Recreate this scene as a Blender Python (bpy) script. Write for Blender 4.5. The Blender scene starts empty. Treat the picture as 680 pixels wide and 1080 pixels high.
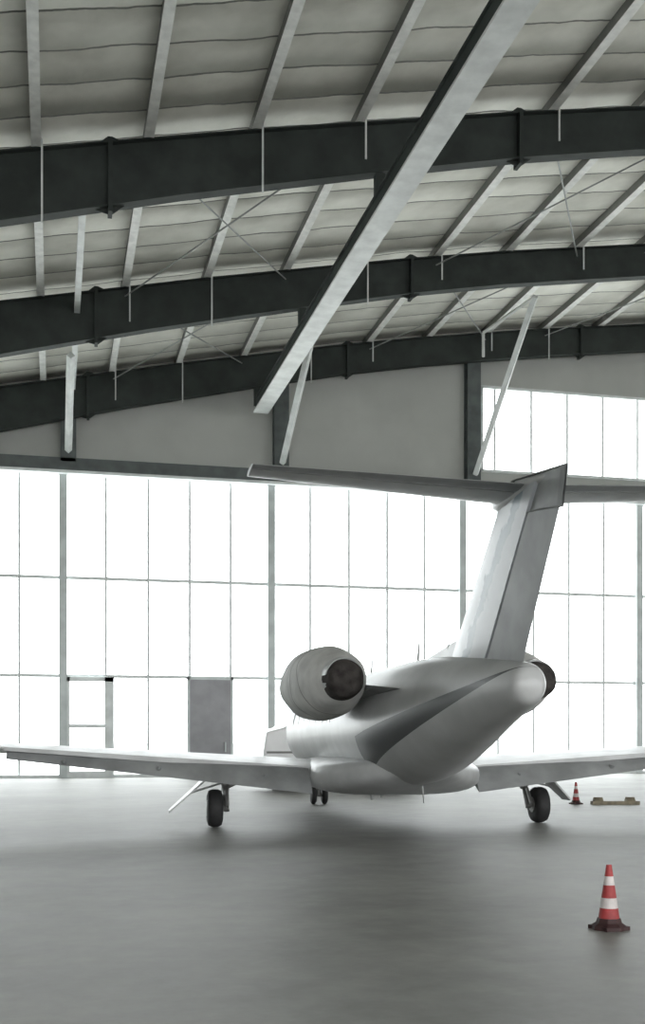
import bpy, math
from mathutils import Vector, Matrix

scene = bpy.context.scene
R = math.radians

# ------------------------------------------------------------------ materials
def mat(name, col, rough=0.6, metal=0.0, var=0.0, scale=3.0, bump=0.0, coat=0.0, spec=0.5):
    m = bpy.data.materials.new(name); m.use_nodes = True
    nt = m.node_tree; b = nt.nodes['Principled BSDF']
    b.inputs['Base Color'].default_value = (*col, 1)
    b.inputs['Roughness'].default_value = rough
    b.inputs['Metallic'].default_value = metal
    b.inputs['Coat Weight'].default_value = coat
    b.inputs['Coat Roughness'].default_value = 0.15
    b.inputs['Specular IOR Level'].default_value = spec
    tc = nt.nodes.new('ShaderNodeTexCoord')
    nz = nt.nodes.new('ShaderNodeTexNoise'); nz.inputs['Scale'].default_value = scale
    nz.inputs['Detail'].default_value = 6
    nt.links.new(tc.outputs['Object'], nz.inputs['Vector'])
    if var > 0:
        rp = nt.nodes.new('ShaderNodeValToRGB')
        rp.color_ramp.elements[0].position = 0.35; rp.color_ramp.elements[1].position = 0.65
        rp.color_ramp.elements[0].color = (*[c*(1-var) for c in col], 1)
        rp.color_ramp.elements[1].color = (*[min(1, c*(1+var)) for c in col], 1)
        nt.links.new(nz.outputs['Fac'], rp.inputs['Fac'])
        nt.links.new(rp.outputs['Color'], b.inputs['Base Color'])
    if bump > 0:
        bp = nt.nodes.new('ShaderNodeBump'); bp.inputs['Strength'].default_value = bump
        bp.inputs['Distance'].default_value = 0.1
        nt.links.new(nz.outputs['Fac'], bp.inputs['Height'])
        nt.links.new(bp.outputs['Normal'], b.inputs['Normal'])
    return m

def mth(nt, op, a, b=None, c=None):
    n = nt.nodes.new('ShaderNodeMath'); n.operation = op
    for i, v in enumerate((a, b, c)):
        if v is None: continue
        if isinstance(v, (int, float)): n.inputs[i].default_value = v
        else: nt.links.new(v, n.inputs[i])
    return n.outputs[0]

M_steel_dark = mat('dark_steel_paint', (0.036, 0.043, 0.040), 0.75, 0, 0.2, 1.5, spec=0.35)
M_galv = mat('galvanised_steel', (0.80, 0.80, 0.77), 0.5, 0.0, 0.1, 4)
M_web = mat('purlin_web_steel', (0.22, 0.22, 0.21), 0.5, 0.0, 0.1, 4)  # shadow side of galvanised purlins as a darker colour; van bumpers share it
M_stay = mat('stay_steel', (0.30, 0.31, 0.30), 0.5, 0.0, 0.1, 4)
M_greysteel = mat('grey_painted_steel', (0.66, 0.68, 0.67), 0.5, 0, 0.12, 2)
M_mull = mat('window_frame_paint', (0.80, 0.84, 0.84), 0.5, 0, 0.1, 2)
M_post = mat('door_post_paint', (0.66, 0.71, 0.71), 0.5, 0, 0.1, 2)
M_wallcol = mat('column_paint', (0.10, 0.115, 0.115), 0.5, 0, 0.2, 2)
M_doorgrey = mat('door_panel_grey', (0.36, 0.36, 0.38), 0.5, 0, 0.08, 2)
M_tyre = mat('tyre_rubber', (0.02, 0.02, 0.02), 0.7, 0, 0.2, 10)
M_hub = mat('wheel_hub_metal', (0.25, 0.25, 0.24), 0.4, 0.5, 0.1, 10)
M_dark = mat('dark_interior', (0.02, 0.02, 0.022), 0.5, 0, 0.1, 5)
M_metal = mat('bare_metal', (0.6, 0.6, 0.6), 0.25, 0.9, 0.08, 6)
M_redcone = mat('cone_red', (0.30, 0.035, 0.035), 0.6, 0, 0.25, 12)
M_white = mat('cone_white_band', (0.54, 0.50, 0.48), 0.5, 0, 0.12, 12)
M_conebase = mat('cone_base_rubber', (0.035, 0.012, 0.012), 0.7, 0, 0.2, 12)
M_wood = mat('chock_wood', (0.22, 0.19, 0.13), 0.7, 0, 0.25, 8)
M_outside = mat('apron_concrete', (0.7, 0.7, 0.68), 0.9, 0, 0.08, 0.5)
M_paint = mat('aircraft_white_paint', (0.47, 0.48, 0.475), 0.42, 0, 0.16, 1.6, coat=0.15)
M_paint2 = mat('aircraft_grey_paint', (0.27, 0.28, 0.28), 0.5, 0, 0.2, 1.8)
M_cover = mat('engine_cover_fabric', (0.62, 0.62, 0.60), 0.7, 0, 0.12, 3.0, bump=0.35, spec=0.3)
M_cap = mat('exhaust_plug_fabric', (0.05, 0.045, 0.042), 0.85, 0, 0.4, 6, bump=0.6, spec=0.2)
M_glassdark = mat('cabin_glass', (0.02, 0.025, 0.03), 0.08, 0, 0.05, 3)
M_seam = mat('strap_webbing', (0.16, 0.14, 0.135), 0.8, 0, 0.2, 5)
M_truck = mat('truck_white_paint', (0.88, 0.89, 0.89), 0.35, 0, 0.04, 2, coat=0.3)

# floor
M_floor = mat('worn_concrete_floor', (0.30, 0.30, 0.285), 0.5, 0, 0.0, 0.35, spec=0.34)
nt = M_floor.node_tree; b = nt.nodes['Principled BSDF']
tc = nt.nodes.new('ShaderNodeTexCoord')
n1 = nt.nodes.new('ShaderNodeTexNoise'); n1.inputs['Scale'].default_value = 0.3; n1.inputs['Detail'].default_value = 8
n2 = nt.nodes.new('ShaderNodeTexNoise'); n2.inputs['Scale'].default_value = 2.0; n2.inputs['Detail'].default_value = 10; n2.inputs['Roughness'].default_value = 0.65
for n in (n1, n2): nt.links.new(tc.outputs['Object'], n.inputs['Vector'])
s = mth(nt, 'ADD', mth(nt, 'MULTIPLY', n1.outputs['Fac'], 0.5), mth(nt, 'MULTIPLY', n2.outputs['Fac'], 0.5))
rp = nt.nodes.new('ShaderNodeValToRGB')
rp.color_ramp.elements[0].position = 0.40; rp.color_ramp.elements[1].position = 0.60
rp.color_ramp.elements[0].color = (0.165, 0.165, 0.153, 1); rp.color_ramp.elements[1].color = (0.27, 0.27, 0.25, 1)
nt.links.new(s, rp.inputs['Fac']); nt.links.new(rp.outputs['Color'], b.inputs['Base Color'])
nt.links.new(mth(nt, 'ADD', mth(nt, 'MULTIPLY', n2.outputs['Fac'], 0.15), 0.46), b.inputs['Roughness'])

# roof insulation
M_roof = mat('roof_insulation', (0.6, 0.6, 0.56), 0.7, 0, 0, 1)
nt = M_roof.node_tree; b = nt.nodes['Principled BSDF']
tc = nt.nodes.new('ShaderNodeTexCoord'); sp = nt.nodes.new('ShaderNodeSeparateXYZ')
nt.links.new(tc.outputs['Object'], sp.inputs[0])
n1 = nt.nodes.new('ShaderNodeTexNoise'); n1.inputs['Scale'].default_value = 0.7; n1.inputs['Detail'].default_value = 4
nt.links.new(tc.outputs['Object'], n1.inputs['Vector'])
yy = mth(nt, 'ADD', sp.outputs['Y'], mth(nt, 'MULTIPLY', n1.outputs['Fac'], 0.35))
fr = mth(nt, 'FRACT', mth(nt, 'DIVIDE', yy, 1.25))
seam = mth(nt, 'LESS_THAN', fr, 0.05)
mix = nt.nodes.new('ShaderNodeMix'); mix.data_type = 'RGBA'
nt.links.new(seam, mix.inputs['Factor'])
rp = nt.nodes.new('ShaderNodeValToRGB')
rp.color_ramp.elements[0].position = 0.3; rp.color_ramp.elements[1].position = 0.7
rp.color_ramp.elements[0].color = (0.56, 0.55, 0.49, 1); rp.color_ramp.elements[1].color = (0.82, 0.81, 0.74, 1)
nt.links.new(n1.outputs['Fac'], rp.inputs['Fac'])
nt.links.new(rp.outputs['Color'], mix.inputs['A']); mix.inputs['B'].default_value = (0.22, 0.22, 0.20, 1)
nt.links.new(mix.outputs['Result'], b.inputs['Base Color'])
bp = nt.nodes.new('ShaderNodeBump'); bp.inputs['Strength'].default_value = 0.7; bp.inputs['Distance'].default_value = 0.2
nt.links.new(mth(nt, 'SINE', mth(nt, 'MULTIPLY', fr, math.pi)), bp.inputs['Height'])
nt.links.new(bp.outputs['Normal'], b.inputs['Normal'])

M_wall = mat('wall_panel', (0.48, 0.49, 0.47), 0.7, 0, 0.06, 0.5)

# glass
M_glass = bpy.data.materials.new('window_glass'); M_glass.use_nodes = True
nt = M_glass.node_tree; nt.nodes.clear()
o = nt.nodes.new('ShaderNodeOutputMaterial'); t = nt.nodes.new('ShaderNodeBsdfTransparent')
g = nt.nodes.new('ShaderNodeBsdfGlossy'); g.inputs['Roughness'].default_value = 0.05
mx = nt.nodes.new('ShaderNodeMixShader'); mx.inputs[0].default_value = 0.06
t.inputs[0].default_value = (0.96, 0.98, 0.98, 1)
nt.links.new(t.outputs[0], mx.inputs[1]); nt.links.new(g.outputs[0], mx.inputs[2]); nt.links.new(mx.outputs[0], o.inputs[0])

# fuselage paint with a dark diagonal band widening forward
M_fus = mat('fuselage_paint', (0.5, 0.51, 0.51), 0.42, 0, 0, 1, coat=0.2)
nt = M_fus.node_tree; b = nt.nodes['Principled BSDF']
tc = nt.nodes.new('ShaderNodeTexCoord'); sp = nt.nodes.new('ShaderNodeSeparateXYZ')
nt.links.new(tc.outputs['Object'], sp.inputs[0])
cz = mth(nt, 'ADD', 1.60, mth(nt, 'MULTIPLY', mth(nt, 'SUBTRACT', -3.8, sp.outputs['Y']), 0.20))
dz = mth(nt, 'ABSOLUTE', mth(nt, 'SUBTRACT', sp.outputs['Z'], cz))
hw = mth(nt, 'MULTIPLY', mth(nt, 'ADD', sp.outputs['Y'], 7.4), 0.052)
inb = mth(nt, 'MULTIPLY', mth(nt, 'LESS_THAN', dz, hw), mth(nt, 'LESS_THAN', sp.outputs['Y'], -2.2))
mix = nt.nodes.new('ShaderNodeMix'); mix.data_type = 'RGBA'
nt.links.new(inb, mix.inputs['Factor'])
n1 = nt.nodes.new('ShaderNodeTexNoise'); n1.inputs['Scale'].default_value = 1.6; n1.inputs['Detail'].default_value = 7
nt.links.new(tc.outputs['Object'], n1.inputs['Vector'])
low = nt.nodes.new('ShaderNodeMix'); low.data_type = 'RGBA'
nt.links.new(n1.outputs['Fac'], low.inputs['Factor'])
low.inputs['A'].default_value = (0.30, 0.305, 0.30, 1); low.inputs['B'].default_value = (0.58, 0.59, 0.585, 1)
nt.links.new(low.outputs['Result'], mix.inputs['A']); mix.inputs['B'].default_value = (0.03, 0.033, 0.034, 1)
nt.links.new(mix.outputs['Result'], b.inputs['Base Color'])

# fin paint, reflection put into the colour: pale leading band, ragged blue grey stripe
M_fin = mat('fin_reflection_paint', (0.6, 0.62, 0.64), 0.4, 0, 0, 1, coat=0.15)
nt = M_fin.node_tree; b = nt.nodes['Principled BSDF']
tc = nt.nodes.new('ShaderNodeTexCoord'); sp = nt.nodes.new('ShaderNodeSeparateXYZ')
nt.links.new(tc.outputs['Object'], sp.inputs[0])
n1 = nt.nodes.new('ShaderNodeTexNoise'); n1.inputs['Scale'].default_value = 2.4; n1.inputs['Detail'].default_value = 4
nt.links.new(tc.outputs['Object'], n1.inputs['Vector'])
dle = mth(nt, 'SUBTRACT', mth(nt, 'SUBTRACT', -4.45, mth(nt, 'MULTIPLY', mth(nt, 'SUBTRACT', sp.outputs['Z'], 2.62), 1.17)), sp.outputs['Y'])
dd = mth(nt, 'ADD', dle, mth(nt, 'MULTIPLY', mth(nt, 'SUBTRACT', n1.outputs['Fac'], 0.5), 0.8))
mr = nt.nodes.new('ShaderNodeValToRGB'); mr.color_ramp.elements[0].position = 0.0
els = mr.color_ramp.elements
els[0].color = (0.58, 0.62, 0.64, 1); els[1].position = 1.0; els[1].color = (0.36, 0.38, 0.39, 1)
for p_, c_ in ((0.42, (0.58, 0.62, 0.64, 1)), (0.45, (0.15, 0.21, 0.245, 1)), (0.58, (0.20, 0.26, 0.29, 1)), (0.61, (0.44, 0.47, 0.485, 1))):
    e = els.new(p_); e.color = c_
nt.links.new(mth(nt, 'DIVIDE', dd, 1.7), mr.inputs['Fac'])
nt.links.new(mr.outputs['Color'], b.inputs['Base Color'])

# ------------------------------------------------------------------ geometry helpers
def mesh_obj(name, verts, faces, m, parent=None, smooth=False):
    me = bpy.data.meshes.new(name); me.from_pydata([tuple(v) for v in verts], [], faces); me.update()
    ob = bpy.data.objects.new(name, me); scene.collection.objects.link(ob)
    if m is not None: me.materials.append(m)
    if parent: ob.parent = parent
    if smooth:
        for p in me.polygons: p.use_smooth = True
    import bmesh
    bm = bmesh.new(); bm.from_mesh(me); bmesh.ops.recalc_face_normals(bm, faces=bm.faces); bm.to_mesh(me); bm.free()
    return ob

def empty(name, loc=(0, 0, 0), rz=0):
    e = bpy.data.objects.new(name, None); scene.collection.objects.link(e)
    e.location = loc; e.rotation_euler = (0, 0, rz); e.empty_display_size = 0.3
    return e

class Geo:
    def __init__(s): s.v = []; s.f = []
    def box(s, x0, x1, y0, y1, z0, z1):
        n = len(s.v)
        s.v += [(x0,y0,z0),(x1,y0,z0),(x1,y1,z0),(x0,y1,z0),(x0,y0,z1),(x1,y0,z1),(x1,y1,z1),(x0,y1,z1)]
        s.f += [tuple(n+i for i in q) for q in ((0,3,2,1),(4,5,6,7),(0,1,5,4),(1,2,6,5),(2,3,7,6),(3,0,4,7))]
    def hexa(s, pts):
        n = len(s.v); s.v += pts
        s.f += [tuple(n+i for i in q) for q in ((0,3,2,1),(4,5,6,7),(0,1,5,4),(1,2,6,5),(2,3,7,6),(3,0,4,7))]
    def rod(s, a, b, r, n=8, r2=None):
        a = Vector(a); b = Vector(b); d = (b-a).normalized()
        u = d.orthogonal().normalized(); w = d.cross(u); r2 = r if r2 is None else r2
        k = len(s.v)
        for p, rr in ((a, r), (b, r2)):
            for i in range(n):
                t = 2*math.pi*i/n + math.pi/n
                s.v.append(tuple(p + u*math.cos(t)*rr + w*math.sin(t)*rr))
        for i in range(n):
            j = (i+1) % n; s.f.append((k+i, k+j, k+n+j, k+n+i))
        s.f.append(tuple(k+i for i in range(n))[::-1]); s.f.append(tuple(k+n+i for i in range(n)))
    def ribbon(s, prof, y0, y1, th):
        for (xa, za), (xb, zb) in zip(prof[:-1], prof[1:]):
            s.hexa([(xa,y0,za),(xb,y0,zb),(xb,y1,zb),(xa,y1,za),(xa,y0,za+th),(xb,y0,zb+th),(xb,y1,zb+th),(xa,y1,za+th)])
    def prism(s, poly, y0, y1):
        k = len(s.v); n = len(poly)
        s.v += [(x, y0, z) for x, z in poly] + [(x, y1, z) for x, z in poly]
        for i in range(n):
            j = (i+1) % n; s.f.append((k+i, k+j, k+n+j, k+n+i))
        s.f.append(tuple(k+i for i in range(n))); s.f.append(tuple(k+n+i for i in range(n)))
    def lathe(s, prof, c, axis, n=32, closed=True, tilt=0.0):
        k = len(s.v)
        for a, r in prof:
            for i in range(n):
                t = 2*math.pi*i/n
                p = [r*math.cos(t), r*math.sin(t)]
                aa = a + tilt*p[1]
                if axis == 'x': q = (aa, p[0], p[1])
                elif axis == 'y': q = (p[0], aa, p[1])
                else: q = (p[0], p[1], aa)
                s.v.append((c[0]+q[0], c[1]+q[1], c[2]+q[2]))
        for j in range(len(prof)-1):
            for i in range(n):
                i2 = (i+1) % n
                s.f.append((k+j*n+i, k+j*n+i2, k+(j+1)*n+i2, k+(j+1)*n+i))
        if closed:
            s.f.append(tuple(k+i for i in range(n))); m0 = k+(len(prof)-1)*n
            s.f.append(tuple(m0+i for i in range(n)))
    def make(s, name, m, parent=None, smooth=False):
        return mesh_obj(name, s.v, s.f, m, parent, smooth)

def smooth_angle(ob, ang=40):
    for p in ob.data.polygons: p.use_smooth = True
    try: ob.data.set_sharp_from_angle(angle=R(ang))
    except Exception: pass

# ------------------------------------------------------------------ roof profile
H = 1.5
TOP = [(-15,10.7),(-8,12.2),(-1.5,13.55),(5,14.9),(11.5,16.15),(15,16.75),(20,17.5),(25,18.15),(34,19.0)]
BOT = [(-15,8.3),(-8,10.2),(-1.5,11.9),(3,13.05),(8,14.2),(11.7,15.0),(15,15.6),(20,16.35),(25,17.0),(34,17.9)]
def interp(P, x):
    if x > 34: x = 68 - x
    for (a, za), (b_, zb) in zip(P[:-1], P[1:]):
        if x <= b_: return za + (zb-za)*(x-a)/(b_-a) + H
    return P[-1][1] + H
ztop = lambda x: interp(TOP, x)
zbot = lambda x: interp(BOT, x)
XL, XR = -14.0, 82.0
YF, YB = -16.0, 45.0
xs = sorted(set([p[0] for p in TOP+BOT if p[0] > XL] + [68-p[0] for p in TOP+BOT if 68-p[0] < XR] + [XL, XR]))

px = []
x = -0.4 - 2.6*5
while x < XR-0.5:
    if x > XL+0.3: px.append(x)
    x += 2.6

def roof_beam(Y, w=0.36):
    g = Geo()
    t = [(x, ztop(x)-0.03) for x in xs]; bt = [(x, zbot(x)) for x in xs]
    g.ribbon(t, Y-w/2, Y+w/2, 0.03)
    g.ribbon(bt, Y-w/2, Y+w/2, 0.03)
    for xa, xb in zip(xs[:-1], xs[1:]):
        g.hexa([(xa,Y-.012,zbot(xa)),(xb,Y-.012,zbot(xb)),(xb,Y+.012,zbot(xb)),(xa,Y+.012,zbot(xa)),
                (xa,Y-.012,ztop(xa)),(xb,Y-.012,ztop(xb)),(xb,Y+.012,ztop(xb)),(xa,Y+.012,ztop(xa))])
    for x in (-9.1, 1.3, 11.7, 22.1, 32.5, 45.9, 56.3, 66.7):
        g.box(x-.05, x+.05, Y-w/2-.02, Y+w/2+.02, zbot(x)-.16, ztop(x)+.0)
        g.hexa([(x-.35,Y-.02,zbot(x-.35)),(x+.35,Y-.02,zbot(x+.35)),(x+.35,Y+.02,zbot(x+.35)),(x-.35,Y+.02,zbot(x-.35)),
                (x-.04,Y-.02,zbot(x)-.15),(x+.04,Y-.02,zbot(x)-.15),(x+.04,Y+.02,zbot(x)-.15),(x-.04,Y+.02,zbot(x)-.15)])
        g.prism([(x-.35, ztop(x-.35)-.02),(x+.35, ztop(x+.35)-.02),(x+.05, ztop(x)+.16),(x-.05, ztop(x)+.16)], Y-.05, Y+.05)
    ob = g.make('roof_beam', M_steel_dark)
    if Y > 0:
        s = Geo()
        for i, x in enumerate(px):
            if -6 < x < 34 and (i + int(Y)//9) % 3 != 0:
                lo = zbot(x)-.18 if i % 2 else zbot(x)+.35
                s.box(x+.11, x+.155, Y-.26, Y-.23, lo, ztop(x)+.15)
        s.make('flange_stays', M_greysteel, ob)
    return ob
beamY = [-9, 0, 9, 18, 27, 36, 44.4]
for y in beamY: roof_beam(y)

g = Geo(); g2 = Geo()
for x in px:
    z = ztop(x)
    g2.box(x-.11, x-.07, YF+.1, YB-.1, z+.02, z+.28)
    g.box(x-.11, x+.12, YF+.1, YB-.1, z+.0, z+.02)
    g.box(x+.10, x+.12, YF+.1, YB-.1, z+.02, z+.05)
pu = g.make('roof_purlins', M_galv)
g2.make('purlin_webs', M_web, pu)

g = Geo()
g.ribbon([(x, ztop(x)+.29) for x in xs], YF-1, YB+1, 0.25)
g.make('ceiling', M_roof)

g = Geo()
for (ya, yb) in ((0,9),(9,18),(27,36),(36,44.5)):
    for (xa, xb) in ((2.2,7.4),(12.6,17.8),(20.4,25.6)):
        g.rod((xa, ya, ztop(xa)-.25), (xb, yb, ztop(xb)-.25), .025, 6)
        g.rod((xb, ya, ztop(xb)-.25), (xa, yb, ztop(xa)-.25), .025, 6)
g.make('roof_rod_bracing', M_stay)

g = Geo()
X0 = 7.95; ZR = 14.40
g.box(X0-.30, X0+.30, -14, 43.6, ZR, ZR+.06)
rail = g.make('hanging_rail_beam', M_greysteel)
g = Geo()
g.box(X0-.20, X0-.14, -14, 43.6, ZR+.06, ZR+.50)
g.box(X0-.26, X0+.2, -14, 43.6, ZR+.50, ZR+.54)
for y in beamY: g.box(X0-.12, X0+.12, y-.1, y+.1, ZR+.54, zbot(X0))
g.make('rail_web', M_steel_dark, rail)  # shadow strip beside the rail flange put into this dark web colour

g = Geo(); g.box(.62, .80, 27.3, 43.9, 14.9, 15.08)
g.make('roof_strut_tube', M_greysteel)

for x in (-7.9, .55, 9.0, 17.3, 34.2, 42.6):
    g = Geo()
    g.box(x-.3, x+.3, 44.55, 44.6, 12.3, zbot(x)+.3)
    g.box(x-.02, x+.02, 44.6, 44.95, 12.3, zbot(x)+.3)
    g.box(x-.3, x+.3, 44.93, 44.98, 12.3, zbot(x)+.3)
    g.make('wall_column', M_wallcol)
for x in (.55, 9.0, 17.3):
    g = Geo()
    zt = zbot(x)+.45
    g.rod((x, 44.4, 12.7), (x, 38.4, zt), .14, 4)
    if x > 10:
        g.rod((x, 38.4, zt), (x-1.6, 39.5, zt-1.1), .06, 4)
        g.rod((x-1.6, 39.5, zt-1.1), (x-1.6, 39.5, zt-2.0), .06, 4)
    g.make('roof_brace', M_greysteel)

# ------------------------------------------------------------------ building shell
g = Geo(); g.box(XL-.3, XR+.3, YF, YB+.4, -.2, 0); g.make('floor', M_floor)
g = Geo(); g.box(-400, 400, -400, 500, -.4, -.21); g.make('ground', M_outside)

def gable(g, xa, xb, z0, y0, y1):
    pts = sorted(set([xa, xb] + [x for x in xs if xa < x < xb]))
    for a, c in zip(pts[:-1], pts[1:]):
        g.hexa([(a,y0,z0),(c,y0,z0),(c,y1,z0),(a,y1,z0),(a,y0,ztop(a)+.28),(c,y0,ztop(c)+.28),(c,y1,ztop(c)+.28),(a,y1,ztop(a)+.28)])
g = Geo()
UX0, UX1 = 17.75, 50.4
gable(g, XL, UX0, 11.95, YB, YB+.2)
gable(g, UX1, XR, 11.95, YB, YB+.2)
g.box(UX0, UX1, YB, YB+.2, 11.95, 13.0)
gable(g, UX0, UX1, 16.6, YB, YB+.2)
g.make('wall_back', M_wall)
g = Geo(); g.box(XL-.2, XL, YF, YB+.2, 0, ztop(XL)+.28); g.make('wall_left', M_wall)
g = Geo(); g.box(XR, XR+.2, YF, YB+.2, 0, ztop(XR)+.28); g.make('wall_right', M_wall)
g = Geo(); gable(g, XL, XR, 10.0, YF, YF+.2); g.make('wall_front', M_wall)  # unseen front wall, left open below to admit fill light

g = Geo()
g.box(XL, UX0, 44.55, YB, 11.95, 12.45)
g.box(UX0, XR, 44.75, YB, 11.95, 12.15)
g.make('trim_1', M_wallcol)
g = Geo(); g.box(XL, XR, 44.5, 45.0, 11.85, 11.96); g.make('trim_2', M_mull)
g = Geo(); g.box(XL, XR, 44.85, 45.3, 0, .12); g.make('baseboard_back', M_mull)

P = 1.655
x = .35 - 2*5*P
n = 1
while x < XR - 8:
    xa = max(x, XL); xb = x+5*P
    w = empty('window_%d' % n)
    g = Geo(); g.box(xa-.15, xa+.15, 44.8, 45.15, 0, 11.95); g.make('post', M_post, w)
    g = Geo()
    for i in range(1, 5):
        xm = x+i*P
        if xm > XL: g.box(xm-.045, xm+.045, 44.98, 45.06, .1, 11.9)
    for z in (4.0, 7.85):
        g.box(xa, xb, 44.97, 45.07, z-.06, z+.06)
    if abs(x-.35) < .1:
        g.box(.35, 2.0, 44.95, 45.1, 1.96, 2.03)
    g.make('frame', M_mull, w)
    g = Geo(); g.box(xa, xb, 45.02, 45.03, .1, 11.9); g.make('glass', M_glass, w)
    n += 1; x += 5*P
w = empty('window_%d' % n); g = Geo()
g.box(UX0, UX0+.1, 44.9, 45.15, 13.0, 16.6)
xm = 18.4
while xm < UX1:
    g.box(xm-.045, xm+.045, 44.98, 45.06, 13.0, 16.6); xm += 1.69
g.box(UX0, UX1, 44.9, 45.1, 12.95, 13.06); g.box(UX0, UX1, 44.9, 45.1, 16.54, 16.65)
g.make('frame', M_mull, w)
g = Geo(); g.box(UX0, UX1, 45.02, 45.03, 13.0, 16.6); g.make('glass', M_glass, w)

d = empty('door_1'); g = Geo()
g.box(.5, .6, 44.75, 44.9, 0, 3.95); g.box(1.95, 2.3, 44.75, 44.9, 0, 3.95)
g.box(.5, 2.3, 44.75, 44.9, 3.78, 3.95); g.box(.6, 1.95, 44.75, 44.9, 0, .25)
g.box(.6, 1.95, 44.75, 44.9, 1.97, 2.1)
g.make('frame', M_mull, d)
g = Geo(); g.box(1.85, 1.9, 44.68, 44.75, 1.4, 1.7); g.make('handle', M_metal, d)
d = empty('door_2'); g = Geo()
g.box(5.27, 6.98, 44.8, 44.92, 0, 3.93)
g.make('leaf', M_doorgrey, d)
g = Geo(); g.box(5.2, 5.3, 44.78, 44.94, 0, 4.0); g.box(6.95, 7.05, 44.78, 44.94, 0, 4.0); g.box(5.2, 7.05, 44.78, 44.94, 3.9, 4.0)
g.box(6.7, 6.75, 44.72, 44.8, 1.0, 1.4); g.make('jamb', M_post, d)

# ------------------------------------------------------------------ aircraft
A = empty('business_jet', (5.60, 18.92, 0), R(-3.5))

def catmull(P, n):
    out = []
    Q = [P[0]] + P + [P[-1]]
    for i in range(1, len(Q)-2):
        for k in range(n):
            t = k/n
            out.append([0.5*((2*Q[i][j]) + (-Q[i-1][j]+Q[i+1][j])*t + (2*Q[i-1][j]-5*Q[i][j]+4*Q[i+1][j]-Q[i+2][j])*t*t
                        + (-Q[i-1][j]+3*Q[i][j]-3*Q[i+1][j]+Q[i+2][j])*t**3) for j in range(len(P[0]))])
    out.append(list(P[-1])); return out

ST = [(8.3,1.38,.03,.03),(8.1,1.40,.22,.18),(7.6,1.45,.42,.36),(6.9,1.52,.62,.54),(6.1,1.62,.80,.76),(5.2,1.70,.92,.93),(3.5,1.72,.96,.97),
      (0,1.72,.96,.97),(-2,1.73,.95,.96),(-3.2,1.79,.88,.90),(-4.4,1.90,.72,.74),(-5.5,2.00,.53,.56),(-6.4,2.07,.37,.40),(-7.1,2.11,.26,.28),(-7.35,2.12,.19,.21),(-7.42,2.12,.06,.07)]
S = catmull(ST, 5)
NS = 48; v = []; f = []
for (y, zc, a, h) in S:
    for i in range(NS):
        t = 2*math.pi*i/NS
        v.append((a*math.cos(t), y, zc+h*math.sin(t)))
for j in range(len(S)-1):
    for i in range(NS):
        i2 = (i+1) % NS; f.append((j*NS+i, j*NS+i2, (j+1)*NS+i2, (j+1)*NS+i))
f.append(tuple(range(NS))); f.append(tuple((len(S)-1)*NS+i for i in range(NS)))
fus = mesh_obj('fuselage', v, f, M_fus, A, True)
fus.data.materials.append(M_glassdark)
for p in fus.data.polygons:
    c = p.center
    if 5.75 < c.y < 6.75 and c.z > 1.98 and c.z < 2.45: p.material_index = 1

def foil(secs, t0=0.0, t1=1.0, mode='z', n=14):
    g = Geo()
    def fh(t): return 5*(.2969*math.sqrt(max(t,0))-.126*t-.3516*t*t+.2843*t**3-.1036*t**4)
    rings = []
    for (sp_, yl, off, ch, th, ang) in secs:
        pts = []
        ts = [t0+(t1-t0)*(0.5-0.5*math.cos(math.pi*i/n)) for i in range(n+1)]
        for t in ts: pts.append((t*ch, fh(t)*th))
        for t in reversed(ts[0 if t0 > 0 else 1:]): pts.append((t*ch, -fh(t)*th-.002))
        r_ = []
        for (c_, h_) in pts:
            ca, sa = math.cos(ang), math.sin(ang)
            dy = -(c_*ca) - h_*sa; dn = -c_*sa + h_*ca
            if mode == 'z': r_.append((sp_, yl+dy, off+dn))
            else: r_.append((off+dn, yl+dy, sp_))
        rings.append(r_)
    m_ = len(rings[0])
    for r_ in rings: g.v += r_
    for j in range(len(rings)-1):
        for i in range(m_):
            i2 = (i+1) % m_
            g.f.append((j*m_+i, j*m_+i2, (j+1)*m_+i2, (j+1)*m_+i))
    g.f.append(tuple(range(m_))); g.f.append(tuple((len(rings)-1)*m_+i for i in range(m_)))
    return g

def fold(q, ex, ez, extra=0.0):
    dx, dz2 = q[0]-ex, q[2]-ez; a_ = math.atan2(dz2, dx)
    s_ = 1+.014*math.sin(5*a_+q[1]*2)+.008*math.sin(7*a_-q[1]*3)
    rr = math.hypot(dx, dz2)
    s_ += extra/max(rr, .01)
    return (ex+dx*s_, q[1], ez+dz2*s_)

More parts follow.
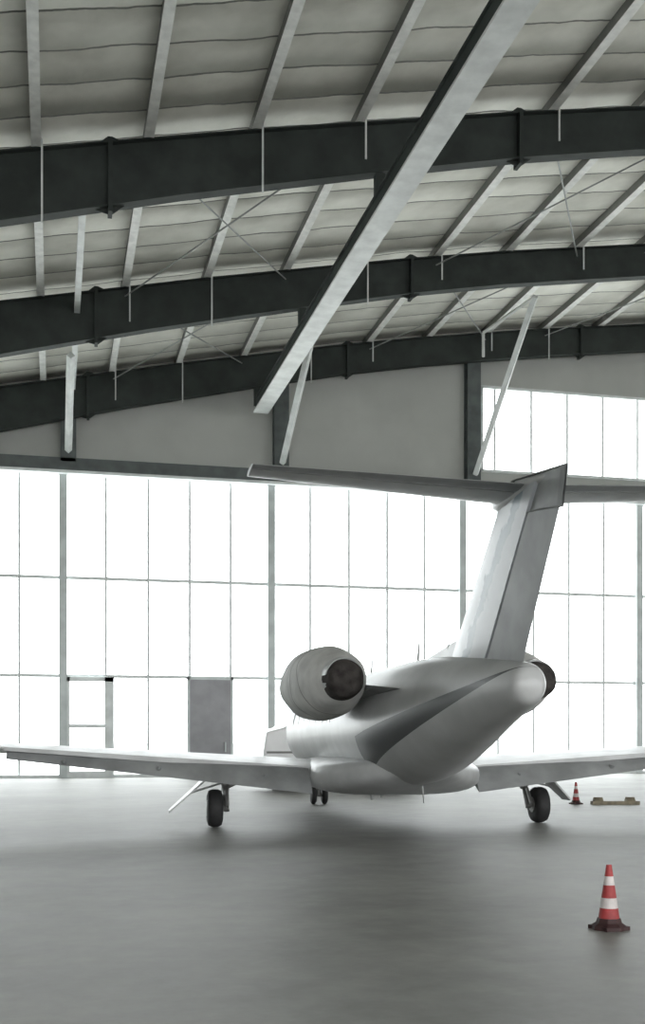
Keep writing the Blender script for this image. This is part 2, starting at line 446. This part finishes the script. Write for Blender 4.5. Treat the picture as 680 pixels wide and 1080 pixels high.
for sgn, nm in ((-1, 'left'), (1, 'right')):
    wz = lambda x: 1.0 + .072*(x-1.4)
    o = foil([(sgn*.5, 1.9, wz(.5)-.02, 3.1, .36, 0), (sgn*1.4, 1.7, wz(1.4), 2.85, .34, 0),
              (sgn*4.5, .95, wz(4.5), 2.05, .24, 0), (sgn*8.0, .15, wz(8.0), 1.2, .13, 0),(sgn*8.15, -.1, wz(8.15)+.02, .85, .05, 0)], 0, .86).make('wing_'+nm, M_paint, A)
    smooth_angle(o)
    o = foil([(sgn*1.42, -.68, wz(1.4)+.01, .64, .17, R(38)), (sgn*6.3, -.52, wz(6.3)+.02, .36, .09, R(30))]).make('flap_'+nm, M_paint2, A)
    smooth_angle(o)
    o = foil([(sgn*6.33, -.62, wz(6.3), .34, .07, 0), (sgn*8.0, -.87, wz(8.0), .19, .035, 0)]).make('aileron_'+nm, M_paint, A)
    smooth_angle(o)
    for xx in (2.2, 3.9, 5.4):
        g = Geo(); g.lathe([(-.9+.0, .01), (-.75,.04), (-.4,.06), (.1,.05), (.4,.01)], (sgn*xx, -.15, wz(xx)-.15), 'y', 12)
        g.make('flap_fairing_'+nm, M_paint2, A, True)
    Z = 4.33
    o = foil([(sgn*.03, -6.45, Z, 1.05, .13, 0), (sgn*3.14, -7.2, Z+.02, .55, .06, 0)], 0, .66).make('stabiliser_'+nm, M_paint, A); smooth_angle(o)
    o = foil([(sgn*.12, -7.16, Z, .36, .085, R(4)), (sgn*3.14, -7.57, Z+.02, .19, .045, R(4))]).make('elevator_'+nm, M_paint2, A); smooth_angle(o)
    # nacelle
    ex = 1.41*sgn; ez = 2.37
    g = Geo()
    g.lathe([(-1.35,.33),(-1.0,.35),(-.84,.38),(-.78,.41),(-.82,.44),(-1.0,.48),(-1.4,.51),(-2.0,.52),(-2.6,.48),(-3.1,.40),(-3.5,.33),(-3.85,.28),(-3.9,.27),(-3.85,.255),(-3.2,.25)], (ex, 0, ez), 'y', 40, False)
    o = g.make('nacelle_'+nm, M_paint, A, True)
    prof = [(-.74,.02),(-.72,.25),(-.74,.40),(-.82,.47),(-1.0,.52),(-1.4,.555),(-1.9,.565),(-2.3,.56),(-2.7,.53),(-3.0,.49),(-3.3,.43),(-3.55,.36),(-3.70,.30),(-3.72,.28)]
    prof = catmull([list(p) for p in prof], 3)
    g = Geo(); g.lathe([tuple(p) for p in prof], (ex,0,ez), 'y', 72, False)
    g.v = [fold(q, ex, ez) for q in g.v]
    g.make('engine_cover_'+nm, M_cover, A, True)
    def crad(y):
        for p, q in zip(prof[3:-1], prof[4:]):
            if q[0] <= y <= p[0]: return p[1]+(q[1]-p[1])*(y-p[0])/(q[0]-p[0]+1e-9)
        return .55
    g = Geo()
    for (yc, til) in ((-1.3, 0), (-2.35, 0), (-2.65, .7)):
        k0 = len(g.v); N = 64
        for i in range(N):
            t = 2*math.pi*i/N
            yb_ = yc + til*.5*math.sin(t+.6)
            for off in (-.010, .010):
                y_ = yb_+off; r_ = crad(y_)
                g.v.append(fold((ex+r_*math.cos(t), y_, ez+r_*math.sin(t)), ex, ez, .006))
        for i in range(N):
            j = (i+1) % N; g.f.append((k0+2*i, k0+2*j, k0+2*j+1, k0+2*i+1))
    g.make('cover_straps_'+nm, M_seam, A, True)
    g = Geo(); g.lathe([(-3.62,.305),(-3.72,.295),(-3.9,.27),(-4.02,.24),(-4.06,.18),(-4.04,.10),(-4.12,.02)], (ex,0,ez-.02), 'y', 40); 
    g.v = [fold(q, ex, ez) for q in g.v]
    g.make('exhaust_plug_'+nm, M_cap, A, True)
    o = foil([(sgn*.6, -1.3, 2.2, 2.9, .20, 0), (sgn*1.0, -1.4, 2.25, 2.6, .17, 0)]).make('pylon_'+nm, M_paint2, A); smooth_angle(o)
    # gear
    gx = 2.92*sgn
    g = Geo()
    g.lathe([(-.13,.14),(-.13,.24),(-.11,.295),(-.06,.32),(0,.325),(.06,.32),(.11,.295),(.13,.24),(.13,.14)], (gx,0,.325), 'x', 36)
    g.make('tyre_'+nm, M_tyre, A, True)
    g = Geo(); g.lathe([(-.145,.02),(-.14,.13),(-.10,.17),(.10,.17),(.14,.13),(.145,.02)], (gx,0,.325), 'x', 24); smooth_angle(g.make('hub_'+nm, M_hub, A))
    g = Geo()
    g.rod((gx-sgn*.2, .0, .325), (gx, 0, .325), .045, 10)
    g.rod((gx-sgn*.2, -.02, .28), (gx-sgn*.2, .22, .72), .055, 10)
    g.rod((gx-sgn*.2, .22, .60), (gx-sgn*.2, .22, wz(2.9)-.02), .07, 12)
    g.rod((gx-sgn*.2, .22, .66), (gx-sgn*.95, .22, 1.0), .035, 8)
    g.rod((gx-sgn*.2, -.16, .35), (gx-sgn*.2, .05, .62), .03, 8)
    g.make('gear_leg_'+nm, M_hub, A)
    g = Geo(); e = .02
    x1, x2 = gx+sgn*.12, gx+sgn*(.78 if sgn < 0 else .55)
    z1, z2 = .86, (.27 if sgn < 0 else .42)
    g.hexa([(x1,-.2,z1-e),(x2,-.15,z2-e),(x2,.25,z2-e),(x1,.45,z1-e),(x1,-.2,z1+e),(x2,-.15,z2+e),(x2,.25,z2+e),(x1,.45,z1+e)])
    g.rod((gx-sgn*.15,.22,.75),((x1+x2)/2,.2,(z1+z2)/2),.018,6)
    g.rod((x1,.1,z1),(gx+sgn*.05,.2,1.05),.03,6)
    g.make('gear_door_'+nm, M_paint, A)
    g = Geo()
    for k in range(7):
        yc = 4.2-.72*k; zc = 1.98
        k0 = len(g.v); N = 20
        for i in range(N):
            t = 2*math.pi*i/N
            dz_ = .19*math.sin(t); dy_ = .14*math.cos(t)
            zz = zc+dz_; u = (zz-1.72)/.97
            g.v.append((sgn*(.96*math.sqrt(1-u*u)+.006), yc+dy_, zz))
        g.f.append(tuple(k0+i for i in range(N)))
    g.make('cabin_windows_'+nm, M_glassdark, A)

# belly fairing
g = Geo()
SB = catmull([(2.9,.95,.3,.12),(2.3,.92,1.1,.26),(1.2,.90,1.38,.30),(-.6,.90,1.42,.32),(-1.3,.90,1.38,.31),(-2.1,.96,1.05,.27),(-2.9,1.08,.5,.16),(-3.3,1.13,.1,.03)], 5)
for (y, zc, a, h) in SB:
    for i in range(40):
        t = 2*math.pi*i/40; cx, sx = math.cos(t), math.sin(t)
        g.v.append((a*math.copysign(abs(cx)**.6, cx), y, zc+h*math.copysign(abs(sx)**.7, sx)))
for j in range(len(SB)-1):
    for i in range(40):
        i2 = (i+1) % 40; g.f.append((j*40+i, j*40+i2, (j+1)*40+i2, (j+1)*40+i))
g.f.append(tuple(range(40))); g.f.append(tuple((len(SB)-1)*40+i for i in range(40)))
g.make('belly_fairing', M_paint, A, True)

# fin and rudder
o = foil([(2.15, -3.75, 0, 3.25, .26, 0), (2.62, -4.45, 0, 2.86, .23, 0), (4.30, -6.42, 0, 2.1, .16, 0)], 0, .60, 'x').make('fin', M_fin, A); smooth_angle(o)
o = foil([(2.34, -4.08, 0, 3.05, .25, 0), (2.62, -4.45, 0, 2.86, .23, 0), (4.0, -6.07, 0, 2.22, .165, 0)], .63, 1, 'x').make('rudder', M_paint2, A); smooth_angle(o)
g = Geo()
g.lathe([(-7.9,.01),(-7.7,.05),(-7.3,.10),(-6.8,.14),(-6.45,.12),(-6.25,.07),(-6.15,.01)], (0,0,4.33), 'y', 24)
g.make('tail_bullet', M_paint, A, True)
prof = [(-6.4,4.12),(-6.62,4.44),(-6.9,4.50),(-7.4,4.44),(-8.42,4.32),(-8.40,4.2),(-8.31,3.9),(-7.9,3.95),(-7.3,4.0)]
g = Geo(); N = len(prof); cy, cz_ = -7.4, 4.2
for sx, k_ in ((-.025,1),(-.07,.9),(.07,.9),(.025,1)):
    for (yy_, zz) in prof: g.v.append((sx*(1 if yy_ > -8.2 else .4), cy+(yy_-cy)*k_, cz_+(zz-cz_)*k_))
for j in range(3):
    for i in range(N):
        i2 = (i+1) % N; g.f.append((j*N+i, j*N+i2, (j+1)*N+i2, (j+1)*N+i))
g.f.append(tuple(range(N))); g.f.append(tuple(3*N+i for i in range(N)))
g.make('fin_cap', M_paint2, A)
g = Geo()
g.v = [(0,-2.6,2.66),(-.1,-4.5,2.4),(.1,-4.5,2.4),(0,-4.65,2.86)]; g.f = [(0,1,3),(0,3,2),(1,2,3),(0,2,1)]
g.make('dorsal_fillet', M_paint, A)
g = Geo()
g.rod((0,-2.5,2.6),(0,-2.6,2.98),.03,6,.012); g.rod((0,-4.1,2.6),(0,-4.2,2.86),.02,6,.01); g.rod((0,.8,2.6),(0,.7,2.95),.03,6,.012)
g.rod((.1,-2.4,.85),(.1,-2.5,.52),.02,6,.01); g.rod((-.1,-.4,.62),(-.1,-.45,.5),.02,6,.01)
g.rod((-.4,-1.0,.65),(-.4,-1.05,.5),.03,6,.02)
g.make('antennas', M_stay, A)
g = Geo()
for sx in (-.13, .13):
    g.lathe([(-.06,.08),(-.06,.17),(-.03,.21),(.03,.21),(.06,.17),(.06,.08)], (sx,6.4,.21), 'x', 28)
g.make('nose_tyres', M_tyre, A, True)
g = Geo(); g.rod((0,6.4,.21),(0,6.55,1.2),.05,10); g.rod((-.15,6.4,.21),(.15,6.4,.21),.04,10); g.make('nose_leg', M_hub, A)

# ------------------------------------------------------------------ white service van parked behind the jet
T = empty('service_van', (8.25, 32.6, 0), 0)
g = Geo()
g.prism([(-2.35,.42),(2.3,.42),(2.3,2.2),(2.15,2.42),(-1.35,2.42),(-1.75,1.86),(-2.3,1.72),(-2.38,1.2)], -.95, .95)
o = g.make('body', M_truck, T)
bv = o.modifiers.new('bevel', 'BEVEL'); bv.width = .06; bv.segments = 3
g = Geo()
for poly in ([(-1.5,1.8),(-.75,1.8),(-.75,2.2),(-1.25,2.2)], [(-.6,1.8),(.6,1.8),(.6,2.2),(-.6,2.2)], [(.75,1.8),(2.0,1.8),(2.0,2.2),(.75,2.2)]):
    g.prism(poly, -.965, -.945); g.prism(poly, .945, .965)
g.make('windows', M_glassdark, T)
g = Geo()
for sx in (-1.5, 1.45):
    for sy in (-.88, .88):
        g.lathe([(-.11,.2),(-.11,.33),(-.07,.36),(.07,.36),(.11,.33),(.11,.2)], (sx,sy,.36), 'y', 28)
g.make('tyres', M_tyre, T, True)
g = Geo(); g.box(-2.45,-2.3,-.9,.9,.42,.66); g.box(2.27,2.4,-.9,.9,.42,.66); g.box(-2.3,2.2,-.965,-.95,1.1,1.16)
g.make('bumpers', M_web, T)

# ------------------------------------------------------------------ traffic cones
def cone(loc, s=1.0):
    c = empty('traffic_cone', (loc[0], loc[1], 0), R(12))
    hs = [.05, .17, .25, .35, .42, .51]
    rad = lambda z: (.088 - (z-.05)*.145)
    for i, (a, b_) in enumerate(zip(hs[:-1], hs[1:])):
        g = Geo(); g.lathe([(a*s, rad(a)*s), (b_*s, rad(b_)*s)], (0,0,0), 'z', 28)
        g.make(['lower_red','lower_band','middle_red','upper_band','top_red'][i], M_white if i in (1, 3) else M_redcone, c, False)
    g = Geo()
    g.lathe([(.0,.145*s),(.03*s,.14*s),(.055*s,.10*s),(.09*s,.09*s)], (0,0,0), 'z', 8)
    g.box(-.115*s,.115*s,-.115*s,.115*s,0,.03*s)
    g.make('base', M_conebase, c)
cone((4.27, 8.08)); cone((11.79, 23.9), 1.0)

c = empty('wheel_chock', (12.6, 23.55, 0), R(-10))
g = Geo(); g.box(-.55, .55, -.1, .1, 0, .08)
g.make('board', M_wood, c)
g = Geo()
for xx in (-.4, .35):
    g.hexa([(xx-.1,-.1,.08),(xx+.1,-.1,.08),(xx+.1,.1,.08),(xx-.1,.1,.08),(xx-.1,-.02,.17),(xx+.1,-.02,.17),(xx+.1,.02,.17),(xx-.1,.02,.17)])
g.make('wedges', M_wood, c)

# ------------------------------------------------------------------ world, portals, camera
w = bpy.data.worlds.new('overcast_sky'); scene.world = w; w.use_nodes = True
bg = w.node_tree.nodes['Background']
bg.inputs[0].default_value = (0.98, 0.99, 1.0, 1); bg.inputs[1].default_value = 5.8

def portal(name, loc, rot, sx, sy):
    l = bpy.data.lights.new(name, 'AREA'); l.shape = 'RECTANGLE'; l.size = sx; l.size_y = sy
    l.cycles.is_portal = True
    ob = bpy.data.objects.new(name, l); ob.location = loc; ob.rotation_euler = rot; scene.collection.objects.link(ob)
portal('window_light_portal', ((XL+XR)/2, 45.4, 6), (R(-90), 0, 0), XR-XL, 12)
portal('upper_window_portal', ((UX0+UX1)/2, 45.4, 14.9), (R(-90), 0, 0), UX1-UX0, 3.8)
portal('fill_opening_portal', ((XL+XR)/2, YF-.3, 5.0), (R(90), 0, 0), XR-XL, 10)

cam = bpy.data.cameras.new('camera'); co = bpy.data.objects.new('camera', cam); scene.collection.objects.link(co)
co.location = (0, 0, 1.5); co.rotation_euler = (R(90), 0, R(-13.5))
cam.sensor_fit = 'VERTICAL'; cam.sensor_height = 36; cam.lens = 1180/1080*36; cam.shift_y = 240/1080
cam.clip_end = 1500
scene.camera = co
scene.view_settings.view_transform = 'Standard'
